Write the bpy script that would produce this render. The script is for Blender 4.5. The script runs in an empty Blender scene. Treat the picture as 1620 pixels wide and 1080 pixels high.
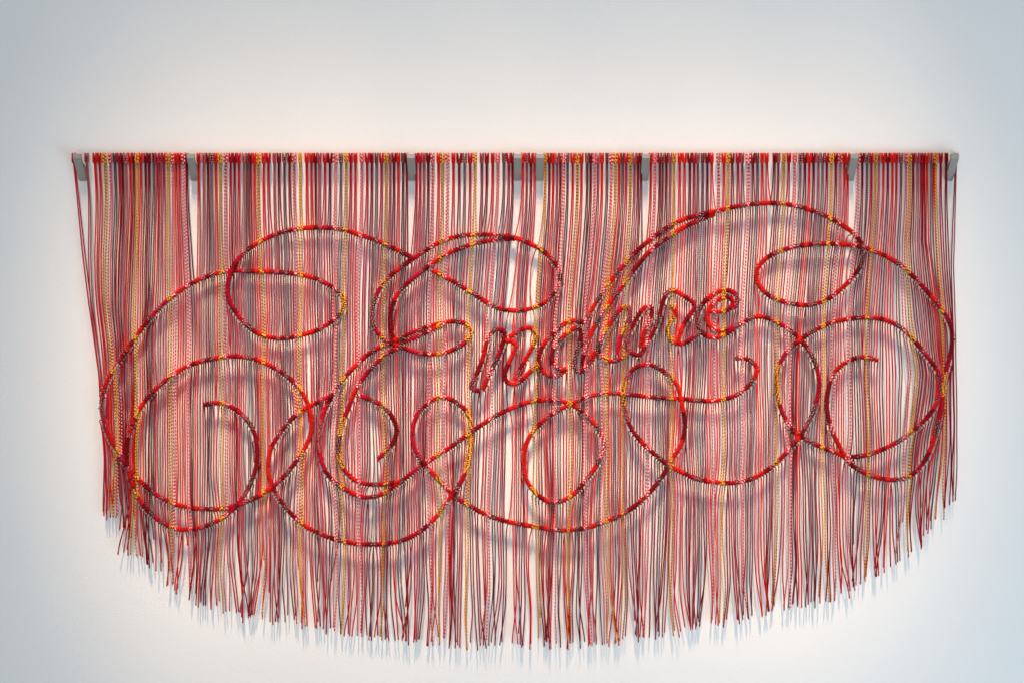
import bpy, math, random, mathutils
import numpy as np

random.seed(7)
R = np.random.RandomState(11)

# ------------------------------------------------------------------ scale
# The hanging was measured off the photograph in units of one photo pixel (1.7 mm).
# d = distance in front of the wall in the same unit.
S = 0.0017
ZC = 2000.0           # camera distance from the wall
CX, CY = 810.0, 540.0


def W(px, py, d):
    k = 1.0 - d / ZC
    return ((px - CX) * k * S, -d * S, (CY - py) * k * S)


scene = bpy.context.scene
C = scene.collection

# ------------------------------------------------------------------ camera
cam_d = bpy.data.cameras.new('camera')
cam_d.sensor_width = 36.0
cam_d.lens = 36.0 * ZC / 1620.0
cam_d.clip_end = 100.0
cam = bpy.data.objects.new('camera', cam_d)
cam.location = (0, -ZC * S, 0)
cam.rotation_euler = (math.radians(90), 0, 0)
C.objects.link(cam)
scene.camera = cam

# ------------------------------------------------------------------ light
world = bpy.data.worlds.new('World')
scene.world = world
world.use_nodes = True
bg = world.node_tree.nodes['Background']
bg.inputs['Color'].default_value = (0.94, 0.97, 1.0, 1)
bg.inputs['Strength'].default_value = 0.33

scene.view_settings.view_transform = 'Standard'
scene.view_settings.look = 'None'
scene.view_settings.exposure = 0.0
scene.view_settings.gamma = 1.0


# a row of warm, narrow gallery spots high up in front of the wall; far enough away that the shadows of the upright cords fall straight below them
SP_L = 5000.0          # out from the wall
for ci, sx in enumerate(range(210, 1411, 100)):
    for ri, aim in enumerate((500, 705)):
        slope = (1.75, 2.3, 2.0)[(ci + 2 * ri) % 3]          # the track lamps hang at several heights
        k = math.sqrt((1 + slope ** 2) / 5.0)
        sp = bpy.data.lights.new('gallery_spot', 'SPOT')
        sp.energy = 12600 * k ** 3
        sp.color = (1.0, 0.68, 0.45)
        sp.spot_size = math.radians(1.74) / k
        sp.spot_blend = 1.0
        sp.shadow_soft_size = 0.34 * k
        spo = bpy.data.objects.new('gallery_spot', sp)
        spo.location = ((sx - CX) * S, -SP_L * S, slope * SP_L * S)
        spo.rotation_euler = (math.atan2(SP_L, slope * SP_L + aim - CY), 0, 0)
        C.objects.link(spo)

# added fill behind camera to brighten gaps between cords; then window daylight from right
for loc, size, energy, col in (((-0.2, -4.3, 0.1), (0.7, 3.4), 54, (0.86, 0.935, 1.0)),
                               ((2.9, -3.4, -2.0), (2.6, 2.0), 80, (0.64, 0.85, 1.0))):
    wl = bpy.data.lights.new('window_and_fill_light', 'AREA')
    wl.shape = 'RECTANGLE'
    wl.size, wl.size_y = size
    wl.energy = energy
    wl.color = col
    wo = bpy.data.objects.new('window_and_fill_light', wl)
    wo.location = loc
    wo.rotation_euler = (mathutils.Vector((0.3, 0, -0.15)) - wo.location).to_track_quat('-Z', 'Y').to_euler()
    C.objects.link(wo)


# ------------------------------------------------------------------ materials
def new_mat(name):
    m = bpy.data.materials.new(name)
    m.use_nodes = True
    nt = m.node_tree
    return m, nt, nt.nodes['Principled BSDF']


def math_node(nt, op, a=None, b=None):
    n = nt.nodes.new('ShaderNodeMath')
    n.operation = op
    for i, v in enumerate((a, b)):
        if v is None:
            continue
        if isinstance(v, (int, float)):
            n.inputs[i].default_value = v
        else:
            nt.links.new(v, n.inputs[i])
    return n.outputs[0]


def cord_mat(name, col_a, col_b=None, period=5.0, thresh=0.0, rough=0.85):
    """Braided cord; UV x runs round the cord, UV y along it (photo pixels)."""
    m, nt, p = new_mat(name)
    L = nt.links
    uv = nt.nodes.new('ShaderNodeUVMap')
    uv.uv_map = 'UVMap'
    sep = nt.nodes.new('ShaderNodeSeparateXYZ')
    L.new(uv.outputs[0], sep.inputs[0])
    u, v = sep.outputs[0], sep.outputs[1]
    # fine braid relief
    a = math_node(nt, 'MULTIPLY', v, 2 * math.pi / 1.5)
    u2 = math_node(nt, 'MULTIPLY', u, 2 * math.pi * 2)
    w1 = math_node(nt, 'SINE', math_node(nt, 'ADD', a, u2))
    w2 = math_node(nt, 'SINE', math_node(nt, 'SUBTRACT', a, u2))
    braid = math_node(nt, 'MULTIPLY', w1, w2)
    bump = nt.nodes.new('ShaderNodeBump')
    bump.inputs['Strength'].default_value = 0.35
    bump.inputs['Distance'].default_value = 0.0006
    L.new(braid, bump.inputs['Height'])
    L.new(bump.outputs[0], p.inputs['Normal'])
    # every cord a little different, plus slow fading along its length
    info = nt.nodes.new('ShaderNodeObjectInfo')
    noise = nt.nodes.new('ShaderNodeTexNoise')
    noise.inputs['Scale'].default_value = 26.0
    tc = nt.nodes.new('ShaderNodeTexCoord')
    L.new(tc.outputs['Object'], noise.inputs['Vector'])
    val = math_node(nt, 'ADD', math_node(nt, 'MULTIPLY', info.outputs['Random'], 0.34),
                    math_node(nt, 'MULTIPLY', noise.outputs[0], 0.34))
    val = math_node(nt, 'ADD', val, 0.66)
    hsv = nt.nodes.new('ShaderNodeHueSaturation')
    L.new(val, hsv.inputs['Value'])
    if col_b is None:
        mix = nt.nodes.new('ShaderNodeMix')
        mix.data_type = 'RGBA'
        mix.inputs[6].default_value = (*[c * 0.72 for c in col_a], 1)
        mix.inputs[7].default_value = (*col_a, 1)
        f = math_node(nt, 'ADD', math_node(nt, 'MULTIPLY', braid, 0.5), 0.5)
        L.new(f, mix.inputs[0])
        L.new(mix.outputs[2], hsv.inputs['Color'])
    else:
        b = math_node(nt, 'MULTIPLY', v, 2 * math.pi / period)
        u1 = math_node(nt, 'MULTIPLY', u, 2 * math.pi)
        s1 = math_node(nt, 'SINE', math_node(nt, 'ADD', b, u1))
        s2 = math_node(nt, 'SINE', math_node(nt, 'SUBTRACT', b, u1))
        pat = math_node(nt, 'ADD', s1, math_node(nt, 'MULTIPLY', s2, 0.8))
        g = math_node(nt, 'ADD', math_node(nt, 'MULTIPLY', math_node(nt, 'SUBTRACT', pat, thresh), 2.5), 0.5)
        g = nt.nodes.new('ShaderNodeClamp') if False else g
        mix = nt.nodes.new('ShaderNodeMix')
        mix.data_type = 'RGBA'
        mix.clamp_factor = True
        mix.inputs[6].default_value = (*col_a, 1)
        mix.inputs[7].default_value = (*col_b, 1)
        L.new(g, mix.inputs[0])
        L.new(mix.outputs[2], hsv.inputs['Color'])
    L.new(hsv.outputs[0], p.inputs['Base Color'])
    p.inputs['Roughness'].default_value = rough
    p.inputs['Specular IOR Level'].default_value = 0.06
    return m


MATS = {
    'R': cord_mat('cord_red', (0.62, 0.013, 0.008)),
    'C': cord_mat('cord_crimson', (0.47, 0.007, 0.024)),
    'D': cord_mat('cord_maroon', (0.23, 0.005, 0.010)),
    'G': cord_mat('cord_gold', (0.95, 0.40, 0.045), (0.06, 0.010, 0.004), 5.2, 0.10),
    'P': cord_mat('cord_pink_white', (0.86, 0.56, 0.52), (0.48, 0.006, 0.030), 5.6, -0.50),
    'K': cord_mat('cord_grey_black', (0.50, 0.29, 0.26), (0.075, 0.005, 0.011), 3.6, -0.75),
    'L': cord_mat('cord_plum', (0.54, 0.23, 0.23), (0.23, 0.005, 0.017), 3.2, -0.6),
}


def wall_mat():
    m, nt, p = new_mat('painted_wall')
    L = nt.links
    tc = nt.nodes.new('ShaderNodeTexCoord')
    n1 = nt.nodes.new('ShaderNodeTexNoise')
    n1.inputs['Scale'].default_value = 260.0
    n1.inputs['Detail'].default_value = 3.0
    n2 = nt.nodes.new('ShaderNodeTexNoise')
    n2.inputs['Scale'].default_value = 2.2
    n2.inputs['Detail'].default_value = 4.0
    L.new(tc.outputs['Object'], n1.inputs['Vector'])
    L.new(tc.outputs['Object'], n2.inputs['Vector'])
    mix = nt.nodes.new('ShaderNodeMix')
    mix.data_type = 'RGBA'
    mix.inputs[6].default_value = (0.77, 0.775, 0.775, 1)
    mix.inputs[7].default_value = (0.83, 0.83, 0.825, 1)
    L.new(n2.outputs[0], mix.inputs[0])
    L.new(mix.outputs[2], p.inputs['Base Color'])
    bump = nt.nodes.new('ShaderNodeBump')
    bump.inputs['Strength'].default_value = 0.55
    bump.inputs['Distance'].default_value = 0.002
    L.new(n1.outputs[0], bump.inputs['Height'])
    L.new(bump.outputs[0], p.inputs['Normal'])
    p.inputs['Roughness'].default_value = 0.75
    p.inputs['Specular IOR Level'].default_value = 0.2
    return m


def metal_mat():
    m, nt, p = new_mat('brushed_aluminium')
    L = nt.links
    tc = nt.nodes.new('ShaderNodeTexCoord')
    mp = nt.nodes.new('ShaderNodeMapping')
    mp.inputs['Scale'].default_value = (900, 30, 30)
    n = nt.nodes.new('ShaderNodeTexNoise')
    n.inputs['Scale'].default_value = 1.0
    L.new(tc.outputs['Object'], mp.inputs[0])
    L.new(mp.outputs[0], n.inputs['Vector'])
    mix = nt.nodes.new('ShaderNodeMix')
    mix.data_type = 'RGBA'
    mix.inputs[6].default_value = (0.28, 0.272, 0.245, 1)
    mix.inputs[7].default_value = (0.36, 0.35, 0.315, 1)
    L.new(n.outputs[0], mix.inputs[0])
    L.new(mix.outputs[2], p.inputs['Base Color'])
    p.inputs['Metallic'].default_value = 0.35
    p.inputs['Roughness'].default_value = 0.5
    return m


def acrylic_mat():
    m, nt, p = new_mat('clear_acrylic')
    p.inputs['Base Color'].default_value = (0.93, 0.93, 0.92, 1)
    p.inputs['Transmission Weight'].default_value = 0.55
    p.inputs['Roughness'].default_value = 0.12
    p.inputs['IOR'].default_value = 1.49
    return m


M_WALL, M_METAL, M_ACRYLIC = wall_mat(), metal_mat(), acrylic_mat()


# ------------------------------------------------------------------ mesh helpers
def link(name, mesh, mat, parent=None):
    o = bpy.data.objects.new(name, mesh)
    if mat is not None:
        mesh.materials.append(mat)
    C.objects.link(o)
    if parent is not None:
        o.parent = parent
    return o


def box_mesh(name, x0, x1, y0, y1, z0, z1):
    v = [(x, y, z) for x in (x0, x1) for y in (y0, y1) for z in (z0, z1)]
    f = [(0, 1, 3, 2), (4, 6, 7, 5), (0, 4, 5, 1), (2, 3, 7, 6), (0, 2, 6, 4), (1, 5, 7, 3)]
    me = bpy.data.meshes.new(name)
    me.from_pydata(v, [], f)
    return me


def sweep(name, pts, radius, sides, rmul=None, end_blob=True):
    """One continuous tube along pts (world metres), rotation-minimising frame."""
    P = np.asarray(pts, float)
    keep = np.ones(len(P), bool)
    keep[1:] = np.linalg.norm(np.diff(P, axis=0), axis=1) > 1e-5
    P = P[keep]
    rm = None if rmul is None else np.asarray(rmul)[keep]
    n = len(P)
    T = np.empty_like(P)
    T[1:-1] = P[2:] - P[:-2]
    T[0], T[-1] = P[1] - P[0], P[-1] - P[-2]
    ln = np.linalg.norm(T, axis=1)
    ln[ln < 1e-9] = 1e-9
    T /= ln[:, None]
    tl, pl = T.tolist(), P.tolist()
    r = [1.0, 0.0, 0.0]
    t0 = tl[0]
    k = r[0] * t0[0]
    r = [r[0] - k * t0[0], -k * t0[1], -k * t0[2]]
    l = math.sqrt(sum(c * c for c in r)) or 1.0
    r = [c / l for c in r]
    F = [r]
    for i in range(n - 1):
        a, b, ta, tb = pl[i], pl[i + 1], tl[i], tl[i + 1]
        v1 = (b[0] - a[0], b[1] - a[1], b[2] - a[2])
        c1 = v1[0] ** 2 + v1[1] ** 2 + v1[2] ** 2
        q = 2 / c1 * (v1[0] * r[0] + v1[1] * r[1] + v1[2] * r[2])
        rl = (r[0] - q * v1[0], r[1] - q * v1[1], r[2] - q * v1[2])
        q = 2 / c1 * (v1[0] * ta[0] + v1[1] * ta[1] + v1[2] * ta[2])
        tL = (ta[0] - q * v1[0], ta[1] - q * v1[1], ta[2] - q * v1[2])
        v2 = (tb[0] - tL[0], tb[1] - tL[1], tb[2] - tL[2])
        c2 = v2[0] ** 2 + v2[1] ** 2 + v2[2] ** 2
        if c2 > 1e-14:
            q = 2 / c2 * (v2[0] * rl[0] + v2[1] * rl[1] + v2[2] * rl[2])
            r = [rl[0] - q * v2[0], rl[1] - q * v2[1], rl[2] - q * v2[2]]
        else:
            r = list(rl)
        F.append(r)
    F = np.array(F)
    B = np.cross(T, F)
    ang = np.arange(sides) * 2 * math.pi / sides
    rad = np.full(n, radius)
    if rm is not None:
        rad = rad * rm
    if end_blob:
        rad[0] *= 0.9
        rad[-1] *= 0.9
        rad[1] *= 1.12
        rad[-2] *= 1.12
    V = (P[:, None, :] + rad[:, None, None] * (F[:, None, :] * np.cos(ang)[None, :, None]
                                               + B[:, None, :] * np.sin(ang)[None, :, None]))
    V = V.reshape(-1, 3)
    i = np.arange(n - 1)[:, None] * sides
    j = np.arange(sides)[None, :]
    j2 = (j + 1) % sides
    Q = np.stack([i + j, i + j2, i + sides + j2, i + sides + j], axis=-1).reshape(-1, 4)
    length = np.concatenate([[0], np.cumsum(np.linalg.norm(np.diff(P, axis=0), axis=1))]) / S
    vv = np.stack([np.broadcast_to(length[:-1, None], (n - 1, sides)),
                   np.broadcast_to(length[:-1, None], (n - 1, sides)),
                   np.broadcast_to(length[1:, None], (n - 1, sides)),
                   np.broadcast_to(length[1:, None], (n - 1, sides))], axis=-1).reshape(-1)
    uu = np.stack([np.broadcast_to(j, (n - 1, sides)), np.broadcast_to(j + 1, (n - 1, sides)),
                   np.broadcast_to(j + 1, (n - 1, sides)), np.broadcast_to(j, (n - 1, sides))],
                  axis=-1).reshape(-1) / sides
    nq = len(Q)
    cap0 = np.arange(sides)[::-1]
    cap1 = (n - 1) * sides + np.arange(sides)
    loops = np.concatenate([Q.reshape(-1), cap0, cap1])
    starts = np.concatenate([np.arange(nq) * 4, [nq * 4, nq * 4 + sides]])
    totals = np.concatenate([np.full(nq, 4), [sides, sides]])
    me = bpy.data.meshes.new(name)
    me.vertices.add(len(V))
    me.vertices.foreach_set('co', V.astype(np.float32).ravel())
    me.loops.add(len(loops))
    me.loops.foreach_set('vertex_index', loops.astype(np.int32))
    me.polygons.add(nq + 2)
    me.polygons.foreach_set('loop_start', starts.astype(np.int32))
    me.polygons.foreach_set('loop_total', totals.astype(np.int32))
    me.polygons.foreach_set('use_smooth', np.ones(nq + 2, bool))
    uvl = me.uv_layers.new(name='UVMap')
    uvd = np.zeros((len(loops), 2), np.float32)
    uvd[:nq * 4, 0] = uu
    uvd[:nq * 4, 1] = vv
    uvd[nq * 4 + sides:, 1] = length[-1]
    uvl.data.foreach_set('uv', uvd.ravel())
    me.update(calc_edges=True)
    return me


# ------------------------------------------------------------------ the wall
wall = link('wall', box_mesh('wall', -3.2, 3.2, 0, 0.12, -2.4, 2.4), M_WALL)
wall['kind'] = 'structure'

# ------------------------------------------------------------------ the rope drawing
# every list follows one rope of the drawing
STROKES = [
    # big left flourish
    [(654, 409), (645, 404), (613, 388), (588, 378), (546, 364), (526, 361), (494, 359.5), (465, 363), (440, 369),
     (408, 383), (388, 398), (374, 413), (364, 433), (359, 457), (362, 477), (371.5, 492), (384, 509), (401, 524),
     (421, 533), (448, 536), (477, 530), (502, 523), (524, 509), (540, 495), (546, 481), (543, 469), (531, 457),
     (504, 442), (472, 433.5), (440, 430.5), (412, 429.5), (391, 429.5), (364, 427), (327, 437), (295, 452),
     (262, 477), (243, 497), (223, 520.5), (211, 539), (196, 559), (181, 581), (168, 604), (161.6, 625),
     (160, 643), (163, 662), (169, 681), (177, 699), (189, 721), (199, 734), (212, 750), (229, 768), (247, 782),
     (266, 793), (290, 801), (318, 804.7), (345, 805), (367, 801.5), (399, 790), (426, 774), (444, 759),
     (461, 739), (475, 720), (486, 702), (492, 685), (493.5, 665), (490.5, 650), (487, 638), (481, 625),
     (472, 612), (462, 601), (447, 589), (423, 575), (396, 565), (366, 562.5), (349, 565), (320, 570), (295, 578.5),
     (273, 593), (253, 608), (236, 625), (221, 645), (208.5, 672), (201, 697), (199.5, 722), (203, 745), (209, 764),
     (217, 785), (228, 801), (245, 818), (258, 827), (272, 834), (288, 838), (313, 835.5), (335, 828), (355, 817),
     (369, 805), (380, 792), (389, 778), (398, 761), (404.5, 742), (407.5, 719), (406, 697), (400, 676), (386, 657.5),
     (371.5, 645), (352, 637), (337, 636.5), (322, 640)],
    # lower left wave into the middle and on to the last letter
    [(525, 626), (507, 633), (489, 642), (468, 655), (452, 672), (438, 691), (429, 706), (424.5, 726), (424, 746),
     (429, 766), (437, 781), (451, 801), (468, 820), (484, 833), (505, 843), (525, 851), (551, 858), (578, 860.5),
     (608, 860), (632, 856.5), (657, 845), (677, 831), (692, 815), (704, 797), (713, 786), (725, 769), (732.6, 755.6),
     (738.5, 742), (742, 727), (744.4, 711), (745, 696), (746, 684), (745, 672), (743, 659), (738, 649), (729, 641),
     (718, 633.5), (708, 629), (698, 627), (687, 630), (673, 640), (661, 652), (655, 667), (652, 683), (653, 699),
     (658, 714), (666, 727), (680, 743), (694, 758.5), (706, 772), (716, 783), (729.6, 792), (748.6, 803),
     (771, 815), (798, 823.5), (819, 828), (844, 832), (867, 836.5), (889, 838.3), (910, 837.4), (930, 833.7),
     (953, 827), (978, 816), (1001, 803), (1022, 785), (1040, 764), (1053, 745), (1062, 729), (1071, 714),
     (1078.5, 702), (1082.5, 686), (1083.5, 669), (1082, 653), (1078.5, 638.5), (1076, 625), (1073, 611), (1066, 601),
     (1056, 591), (1043, 582), (1030, 576.5), (1018, 576), (1004, 581), (994, 592.5), (987.5, 607), (986.7, 625),
     (988, 643), (992, 660), (998, 677), (1008, 691), (1023, 707), (1037, 719), (1049, 729), (1062, 738),
     (1080, 747), (1096, 755), (1115, 760), (1136, 763), (1155, 763.7), (1175, 761.5), (1193, 755.5), (1210, 746),
     (1226, 734), (1240, 720), (1250, 708), (1262, 694), (1271, 682), (1279, 667), (1286, 653), (1292, 635),
     (1295.5, 617), (1296, 599), (1293, 583), (1287, 566), (1278, 551), (1265, 535), (1251, 522), (1234, 512),
     (1214, 503), (1200, 499.5), (1186, 504), (1175, 511), (1161, 518.5)],
    # the middle flourish, its loop and the long underline
    [(684, 428), (697, 435), (711, 442), (724, 449), (737, 458), (754, 468), (766, 476), (777, 483.5), (792, 489),
     (810, 492), (829, 491), (849, 486), (864, 477.5), (876, 465), (884, 452), (887.5, 440), (885, 427), (876, 412.5),
     (861, 398), (839, 385.5), (815, 376), (790, 372), (764, 371), (736, 372), (721, 374.5), (703, 379.6),
     (688, 387), (677, 394), (659, 405.5), (648, 413.5), (632, 424), (619, 435), (606, 449), (598, 460), (592, 476),
     (588.5, 492), (588.5, 506), (592, 518), (599, 529), (610, 538.5), (620, 543), (634, 548.5), (650, 555),
     (668, 559.5), (684, 560), (700, 559), (718, 553), (733, 544), (742.5, 535), (746, 525), (742, 516.5),
     (734, 511), (722.5, 508), (709, 509), (697, 511.5), (688, 513), (674, 517.5), (653, 525), (634, 534),
     (614, 543), (605, 547.5), (592, 553), (579, 562), (570, 571), (556, 584), (542, 600), (531, 615), (524, 628),
     (515.5, 643), (509.6, 659), (505, 677), (503.7, 696), (505, 713), (509.6, 732), (517, 749), (530, 763),
     (545, 773), (560, 781.5), (575, 786.5), (592, 786), (609, 779), (622, 770), (636, 760), (647, 751),
     (659, 740.5), (672, 732), (691, 720.5), (715, 705), (730, 694), (743, 684.5), (753, 677), (767, 668),
     (781.5, 658.5), (801, 648.5), (817, 642), (834, 636), (849, 633), (869, 632), (886, 633.7), (900, 637),
     (909, 641.5), (921.5, 649.5), (933, 661), (945, 675), (953.5, 688.5), (956.5, 702), (954, 716), (947, 730),
     (937, 746), (924, 763), (910, 779), (898, 788.5), (883, 794), (871, 794), (859, 789), (849, 781), (838.5, 769),
     (832, 757), (829, 744), (828.5, 729), (829.5, 714), (832, 702), (837.5, 690), (847.5, 676.5), (862, 662),
     (877, 652), (892, 644), (905, 638), (918.5, 631), (933, 625.6), (948, 622.6), (966, 621), (987, 623),
     (1009, 625), (1031, 628), (1055, 629.6), (1076, 630), (1096, 632.6), (1116, 634), (1135, 633), (1152.6, 629.5),
     (1167, 623.5), (1179, 615), (1188, 605.5), (1196, 592.5), (1198, 581), (1192.5, 573), (1184, 568),
     (1173, 565), (1161, 566.7)],
    # the second line of the middle flourish with its hook
    [(815, 377), (789, 379.6), (774, 381), (755, 384), (736, 390), (718, 396.7), (703, 404), (688.5, 414), (674, 424),
     (659, 435), (647, 445.6), (635, 457), (626, 469), (620, 484), (617.4, 501), (617.5, 516), (619.5, 528),
     (623, 537), (628, 543), (640, 541), (656, 534), (674, 526), (688, 520), (702, 513)],
    [(627, 551), (611.5, 559), (598, 571), (585, 584), (572, 600), (563, 615), (557, 629), (551, 645), (545, 660),
     (539, 677), (535.6, 695), (535, 710), (536.5, 725), (542, 739), (548, 747), (556, 755.5), (567, 762.5),
     (584, 766), (601, 766), (616, 763.5), (632, 761)],
    [(563, 624), (576, 628), (592.6, 634), (606, 641.5), (616, 652), (624, 664), (627.5, 678), (626, 692),
     (619, 704.5), (609, 715), (597, 726)],
    # tall strokes of the middle letter, running on into the right flourish
    [(925, 511), (931, 499), (941, 482), (950, 467), (965, 446), (982, 425), (1000, 405), (1017, 388.5), (1037, 373),
     (1059, 357), (1081, 347), (1108, 340), (1136, 333), (1160, 328), (1184, 323.7), (1214, 321), (1241, 322.5),
     (1264, 327), (1293, 336), (1318, 347), (1338, 359.5), (1353, 371), (1363.5, 384), (1367, 400), (1363.5, 417.5),
     (1352, 436), (1337, 452), (1318, 468), (1300, 478.5), (1279, 483.5), (1259, 482), (1239, 477.5), (1219, 470),
     (1204, 457), (1196, 442), (1197, 425), (1209, 410), (1229, 399), (1251, 391.6), (1278, 386.7), (1308, 385.4),
     (1338, 387), (1362, 390), (1382, 396.5), (1404, 406.5), (1427, 420), (1446, 438), (1464, 458), (1483, 480),
     (1498, 500), (1505.5, 518), (1507, 538), (1504, 560), (1497, 583), (1493.5, 600), (1491.5, 624), (1490, 643),
     (1486.5, 661), (1481, 684), (1474.5, 704), (1467, 721), (1458, 735.5), (1445, 749), (1430, 757), (1411, 759),
     (1390, 756), (1366, 747), (1348, 736), (1337, 723), (1327.5, 704), (1318.5, 687), (1312.5, 671), (1309, 653),
     (1307.5, 636), (1309.5, 618), (1314, 601), (1323, 584), (1338, 572), (1357, 564), (1375, 565), (1390, 570)],
    # inner right loop
    [(1492, 606), (1489, 594), (1478.5, 578.5), (1461, 556), (1444, 535), (1427, 518.5), (1407, 508), (1387, 503),
     (1365, 502), (1338, 505), (1313, 511), (1293, 520), (1276, 530), (1259, 542.5), (1244, 556), (1234, 573.5),
     (1228, 592), (1228, 610), (1230, 628), (1236, 648), (1245, 668), (1255, 681), (1265, 689), (1276, 695.5),
     (1289, 702), (1307, 710), (1323, 716), (1337, 721), (1351, 722.5), (1372, 719.5), (1398, 710), (1415, 701),
     (1430, 692.5), (1452, 675), (1470.5, 656), (1482, 638), (1488, 622), (1491, 610)],
    [(1131, 338.5), (1115, 345), (1098, 352), (1074, 364), (1052, 379), (1030, 395), (1012, 415), (997, 435),
     (983, 456), (967, 477), (953, 495), (944, 511), (935.5, 527), (929, 542), (924, 558), (921, 571), (924, 579)],
    # first letter
    [(758.5, 617.6), (749.4, 617), (744, 612), (747, 604), (753, 594), (758.5, 581), (763.7, 566.5), (767.6, 552),
     (770, 539), (774, 529), (782, 522), (791, 520), (798, 523.5), (799.3, 531), (796, 542), (791, 556), (785.7, 569),
     (779, 581), (774, 591), (770, 600), (766.5, 611), (763, 616)],
    [(805, 533), (813, 529), (821, 523.5), (830, 518.5), (839, 518), (846.5, 522.5), (848, 532), (845, 543),
     (839, 555), (832.4, 566.5), (824.6, 579.5), (818, 591), (813, 602)],
    [(800, 539), (809, 538.6), (816, 543), (815.5, 552), (809, 565), (804, 575.5), (800, 584.6), (797, 595),
     (801, 604), (810.3, 608.5), (820.7, 605.5), (830, 596), (840, 586), (852, 576)],
    # second letter
    [(926, 511), (918, 508.5), (910, 507), (901, 508), (892, 512.4), (881.5, 520), (871, 530.5), (862, 541),
     (855.5, 552.6), (852.5, 564), (853, 577), (858, 587.5), (868.5, 594), (879, 595), (888, 591), (896, 583.5)],
    [(896, 583), (888, 584), (880, 581), (874, 573), (872, 563), (875, 552.6), (881.5, 543), (890.5, 532),
     (901, 524), (910, 518.5), (917.5, 518), (920, 525), (917.7, 538), (914, 551), (910.5, 565), (908.5, 578),
     (912, 588), (918, 589.5), (926, 582), (934, 573), (944, 556)],
    # third letter
    [(930, 567), (938, 560), (946.8, 552), (948.5, 544), (953.5, 531.5), (961, 518.7), (970, 504.5), (978, 492),
     (986, 485.5), (993.5, 484), (998, 491), (996, 502), (991, 514), (985.7, 525), (981, 537), (978, 551),
     (976, 561)],
    [(946.5, 554), (951, 563), (958.5, 569), (967.5, 572), (979, 569), (988, 563), (993.5, 557.5)],
    [(1018, 552), (1017, 559), (1008, 562.5), (999, 559), (993.5, 551), (991.6, 541), (993.5, 530), (1000, 517.5),
     (1006.5, 504.5), (1013, 493), (1021, 485), (1029.5, 485), (1032, 491), (1030, 502), (1023.5, 516), (1018, 530),
     (1014, 543), (1013, 550)],
    # fourth letter
    [(1019, 551), (1028.5, 535.5), (1035, 522), (1040, 509), (1044, 497), (1047, 484), (1050, 473), (1055, 463.5),
     (1060, 459), (1067, 459.5), (1074, 463), (1083, 469), (1092, 474.5), (1099, 480), (1100, 486), (1094.5, 494),
     (1087, 504), (1080.5, 515.5), (1077, 525), (1074.5, 535.5), (1073, 542)],
    [(1060, 483), (1066, 487.5), (1069.5, 494), (1066.5, 501), (1061, 509), (1057, 517), (1057, 527), (1060, 536.5),
     (1067.5, 543.5), (1078, 545), (1088, 540), (1097, 533), (1107, 526.5)],
    # last letter, outer and inner
    [(1161, 519), (1150, 528), (1139, 533), (1128, 535), (1118, 531.7), (1110, 525.5), (1104.5, 518), (1102, 506.5),
     (1104, 495.5), (1109, 484.5), (1117, 474), (1127, 466), (1137, 461), (1148, 459), (1158, 460.5), (1164.5, 465),
     (1167, 473), (1165.5, 482), (1160, 488)],
    [(1161, 518), (1152, 521.7), (1141, 524.4), (1132, 523.5), (1124.5, 518.5), (1120.5, 511), (1119, 502),
     (1119.5, 493), (1123.5, 485), (1130, 479), (1139, 472.5), (1147, 469.5), (1154, 470), (1159, 474), (1160, 481),
     (1156, 488), (1147, 492.5), (1136, 494), (1124, 492)],
]
LETTER_FROM = 9


def catmull(pts, step=1.5):
    P = np.array(pts, float)
    # light smoothing of the hand-measured points
    Q = P.copy()
    Q[1:-1] = 0.5 * P[1:-1] + 0.25 * (P[:-2] + P[2:]) * 1.0
    P = 0.5 * P + 0.5 * Q
    E = np.vstack([2 * P[0] - P[1], P, 2 * P[-1] - P[-2]])
    out = []
    for i in range(1, len(E) - 2):
        p0, p1, p2, p3 = E[i - 1], E[i], E[i + 1], E[i + 2]
        t = np.linspace(0, 1, 12, endpoint=False)[:, None]
        out.append(0.5 * ((2 * p1) + (-p0 + p2) * t + (2 * p0 - 5 * p1 + 4 * p2 - p3) * t ** 2
                          + (-p0 + 3 * p1 - 3 * p2 + p3) * t ** 3))
    out.append(P[-1:])
    X = np.vstack(out)
    s = np.concatenate([[0], np.cumsum(np.linalg.norm(np.diff(X, axis=0), axis=1))])
    n = max(4, int(s[-1] / step))
    si = np.linspace(0, s[-1], n + 1)
    return np.stack([np.interp(si, s, X[:, 0]), np.interp(si, s, X[:, 1])], 1), si


D0 = 10.5          # cords hang this far in front of the wall
curves = []
for k, st in enumerate(STROKES):
    X, s = catmull(st)
    T = np.gradient(X, axis=0)
    T /= np.linalg.norm(T, axis=1)[:, None]
    N = np.stack([T[:, 1], -T[:, 0]], 1)          # in photo space y runs down
    N[N[:, 1] > 0] *= -1                            # always the upward side
    ph = R.rand(4) * 6.28
    d = D0 + 2.5 + np.clip((X[:, 1] - 400) / 400.0, 0, 1.1) * 6.0 + 1.6 * np.sin(s / 47.0 + ph[0]) + 1.0 * np.sin(s / 23.0 + ph[1])
    if k >= LETTER_FROM:
        d = d + 2.0 + (k % 3) * 1.4
    curves.append(dict(X=X, s=s, T=T, N=N, d=d, hits=[]))

# segment table for crossings, bucketed by x
segA, segB, segC, segI = [], [], [], []
for k, c in enumerate(curves):
    n = len(c['X']) - 1
    segA.append(c['X'][:-1]); segB.append(c['X'][1:])
    segC.append(np.full(n, k)); segI.append(np.arange(n))
segA = np.vstack(segA); segB = np.vstack(segB)
segC = np.concatenate(segC); segI = np.concatenate(segI)

# ------------------------------------------------------------------ the cords
# kind and place on the rod, read along the rod from left to right
TOP = []


def run(x0, scale, items):
    for it in items.split():
        k, x = it[0], float(it[1:])
        TOP.append((k, x0 + x / scale))


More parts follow.
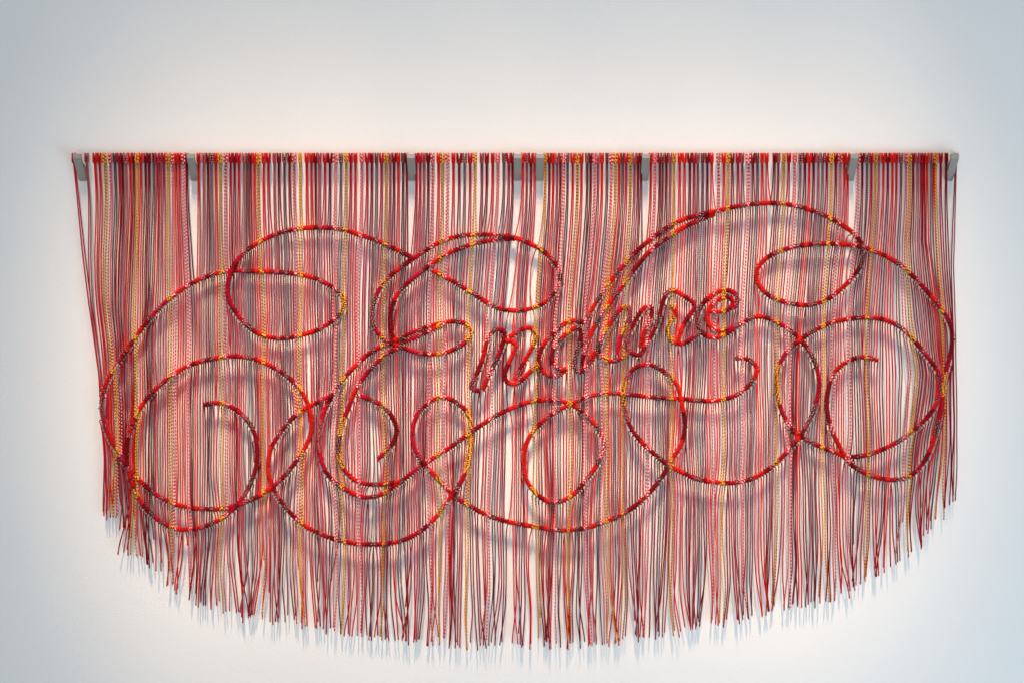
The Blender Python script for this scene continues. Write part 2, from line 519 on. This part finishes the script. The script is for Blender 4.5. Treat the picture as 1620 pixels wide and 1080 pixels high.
run(90, 4.05, 'C108 L190 R242 R272 G305 P340 K370 C398 D418 L440 R468 D490 G512 R537 D567 D590 K620 C643 L662 C685 '
    'G712 P743 R763 R785 P812 D832 R908 L940 D968 K990 R1018 G1045 P1080 C1113 D1138 C1165 L1198 K1220 D1240 '
    'R1265 G1290 R1325 C1355 L1393 D1422')
run(440, 4.05, 'K40 D72 P102 G140 R183 R213 D240 L265 C300 D332 P367 K402 G435 C465 R495 P535 C570 D600 K630 C662 '
    'G692 L718 D742 R770 K800 D824 C886 C910 L935 D962 P990 R1028 G1053 P1085 R1123 D1160 K1195 C1230 G1260 '
    'L1305 D1337 R1375 P1407 K1447 C1478 D1502')
run(790, 4.05, 'R150 L176 D202 R226 G294 D320 R345 L370 D391 P412 K437 R470 G500 R526 K563 D585 P610 L632 R657 K690 '
    'P716 G744 R768 K790 C812 G840 L866 D888 D908 R970 P996 D1028 K1047 D1070 L1095 G1120 R1155 R1186 D1220 '
    'C1248 L1272 K1302 D1332 R1360 P1405 R1438 G1466 D1492 C1528 L1556 P1595')
run(1160, 4.05, 'D125 K155 R185 R214 D265 L290 G325 C357 P395 K430 D460 R487 D515 L545 K572 C600 G630 D657 P685 R712 '
    'R732 P800 D827 K857 C885 G911 L933 R962 D991 R1020 C1046 K1076 P1108 G1131 D1153 L1180 C1205 D1222 R1241 '
    'K1270 C1284 G1299 C1330 D1366 L1428')
TOP.sort(key=lambda t: t[1])
NC = len(TOP)

BOT_X = [150, 165, 185, 210, 240, 270, 300, 340, 400, 440, 500, 560, 620, 680, 730, 800, 850, 900, 960, 1010, 1060,
         1100, 1160, 1200, 1240, 1300, 1340, 1380, 1420, 1450, 1480, 1500, 1513, 1520]
BOT_Y = [805, 818, 842, 880, 896, 922, 940, 960, 975, 981, 990, 1003, 1010, 1015, 1020, 1017, 1018, 1018, 1015, 1010,
         1000, 992, 984, 970, 963, 950, 935, 910, 885, 860, 830, 800, 785, 780]

ROD_Y, ROD_R, ROD_D = 249.5, 5.4, D0
KNOT_Y = 257.5

waves = [(R.uniform(70, 300), R.uniform(300, 760), R.rand() * 6.28, R.uniform(-0.3, 0.3)) for _ in range(9)]
fine = [(R.uniform(22, 46), R.uniform(500, 1400), R.rand() * 6.28) for _ in range(6)]


def smooth(a, b, t):
    t = np.clip((t - a) / (b - a), 0, 1)
    return t * t * (3 - 2 * t)


def field(x, y):
    o = np.zeros_like(y)
    for lx, ly, p, _ in waves:
        o = o + 1.0 * np.sin(6.283 * (x / lx + 0.35 * np.sin(y / ly * 4.0 + p * 2)) + p) * np.sin(6.283 * y / ly + 1.7 * p)
    for lx, ly, p in fine:
        o = o + 0.5 * np.sin(6.283 * (x / lx) + p + 1.2 * np.sin(x / 61.0 + p)) * (0.55 + 0.45 * np.sin(6.283 * y / ly + 2.3 * p))
    return o


# places where the cords are gathered into a bundle (+) or part and show the wall (-)
GATHER = [(238, 470, 770, 0.5), (208, 600, 850, 0.45), (528, 420, 610, 0.4), (716, 770, 1030, 0.55), (1057, 700, 1010, 0.55),
          (1252, 540, 980, 0.55), (1478, 420, 660, 0.4), (985, 640, 920, 0.4), (905, 640, 780, 0.35), (610, 700, 980, 0.4),
          (425, 790, 990, 0.4), (1330, 740, 960, 0.4), (1440, 560, 880, 0.45),
          (345, 630, 770, -0.5), (392, 630, 770, -0.45), (487, 520, 720, -0.6), (515, 680, 830, -0.5), (575, 400, 530, -0.45),
          (653, 560, 720, -0.5), (838, 720, 830, -0.5), (1078, 545, 640, -0.5), (1214, 500, 640, -0.45), (1286, 570, 720, -0.5),
          (1398, 590, 700, -0.4), (640, 860, 1020, -0.5), (868, 870, 1030, -0.5), (1150, 780, 1000, -0.4), (300, 860, 960, -0.4),
          (760, 640, 780, -0.35), (940, 470, 560, -0.3)]


def gather(x, y):
    o = np.zeros_like(y)
    for gx, y0, y1, a in GATHER:
        r = x - gx
        w = 15.0 if a > 0 else 11.0
        if abs(r) < 3.5 * w:
            o = o - a * r * math.exp(-(r / w) ** 2) * smooth(y0 - 60, y0 + 40, y) * (1 - smooth(y1 - 40, y1 + 60, y))
    return o


x_even = np.linspace(TOP[0][1], TOP[-1][1], NC)
Y = np.arange(KNOT_Y, 1046.0, 1.5)
strands = []
for i, (kind, u) in enumerate(TOP):
    for side in (-1, 1):
        e = x_even[i]
        base = u + (np.clip(e - u, -14, 14)) * smooth(290, 520, Y)
        half = 0.95 + 0.94 * smooth(270, 400, Y)
        # the left edge is drawn in towards the drawing
        A = np.interp(Y, [250, 480, 640, 700, 1050], [0, 24, 45, 46, 47])
        base = base + A * math.exp(-max(0, u - 117) / 55.0)
        # cords gathered beside the steep ropes at either side
        base = base + np.interp(Y, [250, 400, 640, 760, 1050], [0, 0, 15, 12, 8]) * math.exp(-((u - 165) / 42.0) ** 2)
        base = base + np.interp(Y, [250, 380, 590, 720, 850, 1050], [0, 0, 20, 10, 0, 0]) * math.exp(-((u - 1452) / 30.0) ** 2)
        # right edge
        base = base - np.interp(Y, [250, 420, 520, 640, 800], [0, 6, 3, 2, 0]) * math.exp(-max(0, 1513 - u) / 18.0)
        amp = 0.25 * smooth(262, 400, Y) + 0.70 * smooth(430, 660, Y)
        j = R.normal(0, 1, 3)
        own = (0.28 + 0.38 * smooth(600, 900, Y)) * (j[0] * np.sin(Y / 61.0 + j[1] * 3) + j[2] * np.sin(Y / 27.0 + j[0] * 5) * 0.5)
        edge = min(1.0, (u - 105) / 60.0, (1528 - u) / 60.0)
        X = base + side * half + amp * (field(np.full_like(Y, e), Y) * max(0.15, edge) + own)
        X = X + gather(e + (47 * math.exp(-max(0, u - 117) / 55.0)), Y)
        ye = np.interp(e + (45 * math.exp(-max(0, u - 117) / 55.0)), BOT_X, BOT_Y) + R.normal(0, 4.5)
        if R.rand() < 0.05:
            ye -= R.uniform(10, 85)
        # free ends wander, lean together and cross
        clump = 6.5 * math.sin(e / 8.0 + 2.0 * math.sin(e / 37.0)) + 4.5 * math.sin(e / 19.0 + 1.3)
        X = X + smooth(ye - 150, ye + 15, Y) ** 1.4 * (clump * 0.75 + R.normal(0, 3.2)) * max(0.35, edge)
        X = X + smooth(ye - 75, ye, Y) ** 1.5 * R.normal(0, 3.2) + 0.7 * smooth(ye - 220, ye - 60, Y) * np.sin(Y / 24.0 + e / 15.0 + j[1])
        dep = D0 - 1.0 + np.clip((Y - 400) / 400.0, 0, 1.1) * 6.0 + R.normal(0, 0.8) + 1.0 * np.sin(Y / 83.0 + j[1] * 2) - 3.0 * smooth(ye - 150, ye, Y) * R.rand()
        strands.append(dict(c=i, side=side, X=X, d=dep, ye=ye, kind=kind, hits=[]))

# where each strand meets a rope
order = np.argsort(np.minimum(segA[:, 0], segB[:, 0]))
segA, segB, segC, segI = segA[order], segB[order], segC[order], segI[order]
sminx = np.minimum(segA[:, 0], segB[:, 0])
for si_, st in enumerate(strands):
    m = Y < st['ye']
    xs, ys = st['X'][m], Y[m]
    lo = np.searchsorted(sminx, xs.min() - 4)
    hi = np.searchsorted(sminx, xs.max() + 4)
    a, b = segA[lo:hi], segB[lo:hi]
    ck, ci = segC[lo:hi], segI[lo:hi]
    # signed side of a segment's ends against the strand x(y)
    fa = a[:, 0] - np.interp(a[:, 1], ys, xs)
    fb = b[:, 0] - np.interp(b[:, 1], ys, xs)
    ok = (fa * fb <= 0) & (np.minimum(a[:, 1], b[:, 1]) < ys[-1] - 6) & (np.minimum(a[:, 1], b[:, 1]) > KNOT_Y + 5)
    found = []
    for q in np.nonzero(ok)[0]:
        t = fa[q] / (fa[q] - fb[q] + 1e-12)
        s = curves[ck[q]]['s'][ci[q]] + t * (curves[ck[q]]['s'][ci[q] + 1] - curves[ck[q]]['s'][ci[q]])
        y = a[q, 1] + t * (b[q, 1] - a[q, 1])
        found.append((y, int(ck[q]), s))
    found.sort()
    last = {}
    for y, k, s in found:
        if k in last and abs(last[k] - s) < 9:
            continue
        last[k] = s
        h = dict(strand=si_, k=k, s=s, y=y)
        st['hits'].append(h)
        curves[k]['hits'].append(h)

for c in curves:
    c['hits'].sort(key=lambda h: h['s'])
    hs = c['hits']
    wt = [{'R': 1.3, 'C': 1.3, 'D': 1.15, 'G': 0.8}.get(strands[h['strand']]['kind'], 0.55) for h in hs]
    for n_, h in enumerate(hs):
        if n_ == 0:
            h['s0'] = 0.0
        if n_ == len(hs) - 1:
            h['s1'] = c['s'][-1]
        else:
            f = wt[n_] / (wt[n_] + wt[n_ + 1])
            h['s1'] = h['s'] + f * (hs[n_ + 1]['s'] - h['s'])
            hs[n_ + 1]['s0'] = h['s1']

CORD_R = 1.0
CORE_R = 2.05
COIL_R = CORE_R + CORD_R * 1.18


def curve_at(c, s):
    X = np.stack([np.interp(s, c['s'], c['X'][:, 0]), np.interp(s, c['s'], c['X'][:, 1])], -1)
    Nn = np.stack([np.interp(s, c['s'], c['N'][:, 0]), np.interp(s, c['s'], c['N'][:, 1])], -1)
    Nn /= np.linalg.norm(Nn, axis=-1)[..., None] + 1e-9
    return X, Nn, np.interp(s, c['s'], c['d'])


def strand_path(st):
    """Points (px, py, d) from the knot on the rod to the free end."""
    ys, xs, ds, ye = Y, st['X'], st['d'], st['ye']
    out = []
    cy = KNOT_Y + 2.0
    off0, offd = 0.0, 0.0        # sideways and depth offset left over from the last hitch
    yoff = cy

    def lane(y0, y1, tx=None, td=None):
        nonlocal off0, offd
        if y1 - y0 < 1.0:
            return
        n = max(2, int((y1 - y0) / 6.0) + 1)
        yy = np.linspace(y0, y1, n + 1)
        # more points close to a hitch
        if y1 - y0 > 14:
            yy = np.unique(np.concatenate([yy, [y0 + 1.5, y0 + 3.5, y1 - 2.5]]))
        x = np.interp(yy, ys, xs)
        d = np.interp(yy, ys, ds)
        k0 = np.exp(-(yy - y0) / 16.0)
        x = x + off0 * k0
        d = d + offd * np.exp(-(yy - y0) / 8.0)
        if tx is not None:
            k1 = np.exp(-(y1 - yy) / 26.0)
            x = x + (tx - x[-1]) * k1
            d = d + (td - d[-1]) * np.exp(-(y1 - yy) / 10.0)
        for q in range(len(yy)):
            out.append((x[q], yy[q], d[q], 1.0))

    for h in st['hits']:
        c = curves[h['k']]
        sA, sB = h['s0'], h['s1']
        XA, NA, dA = curve_at(c, np.array(sA))
        XB, NB, dB = curve_at(c, np.array(sB))
        if XA[1] > XB[1]:
            sA, sB = sB, sA
            XA, NA, dA, XB, NB, dB = XB, NB, dB, XA, NA, dA
        ey = XA[1] + NA[1] * 4.2
        ex = XA[0] + NA[0] * 4.2
        if ey > cy + 1:
            lane(cy, ey, ex, dA + 1.0)
        length = abs(sB - sA)
        turns = max(0, round(length / 2.7 - 0.5)) + 0.5
        nseg = max(4, int(turns * 9))
        t = np.linspace(0, 1, nseg + 1)
        s = sA + (sB - sA) * t
        Xc, Nc, dc = curve_at(c, s)
        th = 2 * math.pi * turns * t + 0.25
        rr = COIL_R + R.normal(0, 0.10) + 0.0
        px = Xc[:, 0] + Nc[:, 0] * np.cos(th) * rr
        py = Xc[:, 1] + Nc[:, 1] * np.cos(th) * rr
        pd = dc + np.sin(th) * rr
        for q in range(nseg + 1):
            out.append((px[q], py[q], pd[q], 1.14))
        xx, xy = XB[0] - NB[0] * 5.0, XB[1] - NB[1] * 5.0
        out.append((xx, xy, dB - 2.0, 1.0))
        cy = xy + 1.5
        off0 = xx - NB[0] * 1.2 - np.interp(cy, ys, xs)
        offd = dB - 2.0 - np.interp(cy, ys, ds)
    ye = max(ye, cy + 6)
    lane(cy, ye)
    return out


hanging = bpy.data.objects.new('wall_hanging', None)
hanging.location = W(CX, ROD_Y, ROD_D)
C.objects.link(hanging)
hanging['label'] = 'red, gold and plum corded wall hanging with looping rope lettering on a clear rod'
hanging['category'] = 'wall hanging'
H0 = np.array(hanging.location)


def to_local(path):
    return [np.array(W(*p)) - H0 for p in path]


paths = {}
for st in strands:
    paths[(st['c'], st['side'])] = strand_path(st)

for i, (kind, u) in enumerate(TOP):
    left, right = paths[(i, -1)], paths[(i, 1)]
    g = CORD_R
    w = 2.25 + R.normal(0, 0.3)
    rr = ROD_R + g
    knot = []
    x1, x2 = u - 0.95, u + 0.95
    # up behind the front bar, behind the rod, over it and down its front
    knot.append((x1, KNOT_Y + 0.5, ROD_D - 0.5))
    for a in np.linspace(-60, 200, 9):           # from below-behind over the top to the front bottom
        t = (a + 60) / 260.0
        aa = math.radians(a)
        knot.append((x1 + (u - w - x1) * min(1, t * 1.6), ROD_Y - math.sin(aa) * rr, ROD_D - math.cos(aa) * rr))
    yb = KNOT_Y + R.normal(0, 0.5)
    knot.append((u - w + 0.2, yb - 0.4, ROD_D + 4.4))
    knot.append((u, yb + 0.3, ROD_D + 4.0))
    knot.append((u + w - 0.2, yb - 0.4, ROD_D + 4.4))
    for a in np.linspace(200, -60, 9):
        t = (a + 60) / 260.0
        aa = math.radians(a)
        knot.append((x2 + (u + w - x2) * min(1, t * 1.6), ROD_Y - math.sin(aa) * rr, ROD_D - math.cos(aa) * rr))
    knot.append((x2, KNOT_Y + 0.5, ROD_D - 0.5))
    knot = [(*p, 1.5) for p in knot]
    left = [(*p[:3], p[3] + 0.12 * max(0.0, 1 - (p[1] - KNOT_Y) / 60.0)) for p in left]
    right = [(*p[:3], p[3] + 0.12 * max(0.0, 1 - (p[1] - KNOT_Y) / 60.0)) for p in right]
    path = left[::-1] + knot + right
    me = sweep('cord', to_local([p[:3] for p in path]), CORD_R * S, 5, [p[3] for p in path])
    link('cord', me, MATS[kind], hanging)

# the stiff ropes inside the coils
for k, c in enumerate(curves):
    pts = [(c['X'][q, 0], c['X'][q, 1], c['d'][q]) for q in range(0, len(c['X']), 2)]
    me = sweep('shaped_rope', to_local(pts), (CORE_R + 0.0) * S, 6, end_blob=False)
    link('shaped_rope', me, MATS['D'], hanging)  # dark core colour paints shade into the grooves between turns

# the clear rod
rod_pts = [(113.5 + (1520 - 113.5) * t, ROD_Y, ROD_D) for t in np.linspace(0, 1, 30)]
me = sweep('rod', to_local(rod_pts), ROD_R * S, 20, end_blob=False)
link('rod', me, M_ACRYLIC, hanging)

# ------------------------------------------------------------------ brackets
BR = [(121.5, 'grey metal bracket under the left end of the rod'),
      (301.5, 'grey metal bracket second from the left, above the left flourish'),
      (650, 'grey metal bracket third from the left, where two flourishes meet'),
      (819, 'left one of the two grey metal brackets close together at mid rod'),
      (854, 'right one of the two grey metal brackets close together at mid rod'),
      (1022, 'grey metal bracket just right of the close pair of brackets'),
      (1352, 'grey metal bracket second from the right end of the rod'),
      (1511, 'grey metal bracket under the right end of the rod')]
PROFILE = [(30.5, 243.5), (30.5, 250.5), (3, 281), (0, 281), (0, 262), (3, 262), (10, 257.5), (18, 256.5), (25, 251.5),
           (25.5, 243.5)]


def arm_mesh(halfw):
    n = len(PROFILE)
    v = []
    for x in (-halfw, halfw):
        for d, y in PROFILE:
            v.append((x * S, -d * S, (280 - y) * S))
    f = [tuple(range(n)), tuple(range(2 * n - 1, n - 1, -1))]
    for a in range(n):
        b = (a + 1) % n
        f.append((a, n + a, n + b, b))
    me = bpy.data.meshes.new('arm')
    me.from_pydata(v, [], f)
    return me


arm = arm_mesh(6.1)
arm.materials.append(M_METAL)
plate = box_mesh('wall_plate', -5.0 * S, 5.0 * S, -3.0 * S, -0.0004, -2.5 * S, 0.0)
plate.materials.append(M_METAL)
for bx, lab in BR:
    t = bpy.data.objects.new('rod_bracket', None)
    # bracket stands straight out of the wall, so its place follows from its front tip
    X = W(bx, 246, 30)[0]
    t.location = (X, -0.0003, W(bx, 246, 30)[2] - (280 - 246) * S)
    C.objects.link(t)
    t['label'] = lab
    t['category'] = 'bracket'
    t['group'] = 'brackets carrying the rod'
    for nm, me_ in (('arm', arm), ('wall_plate', plate)):
        o = bpy.data.objects.new(nm, me_)
        C.objects.link(o)
        o.parent = t
        if nm == 'arm':
            b = o.modifiers.new('bevel', 'BEVEL')
            b.width = 0.0008
            b.segments = 2
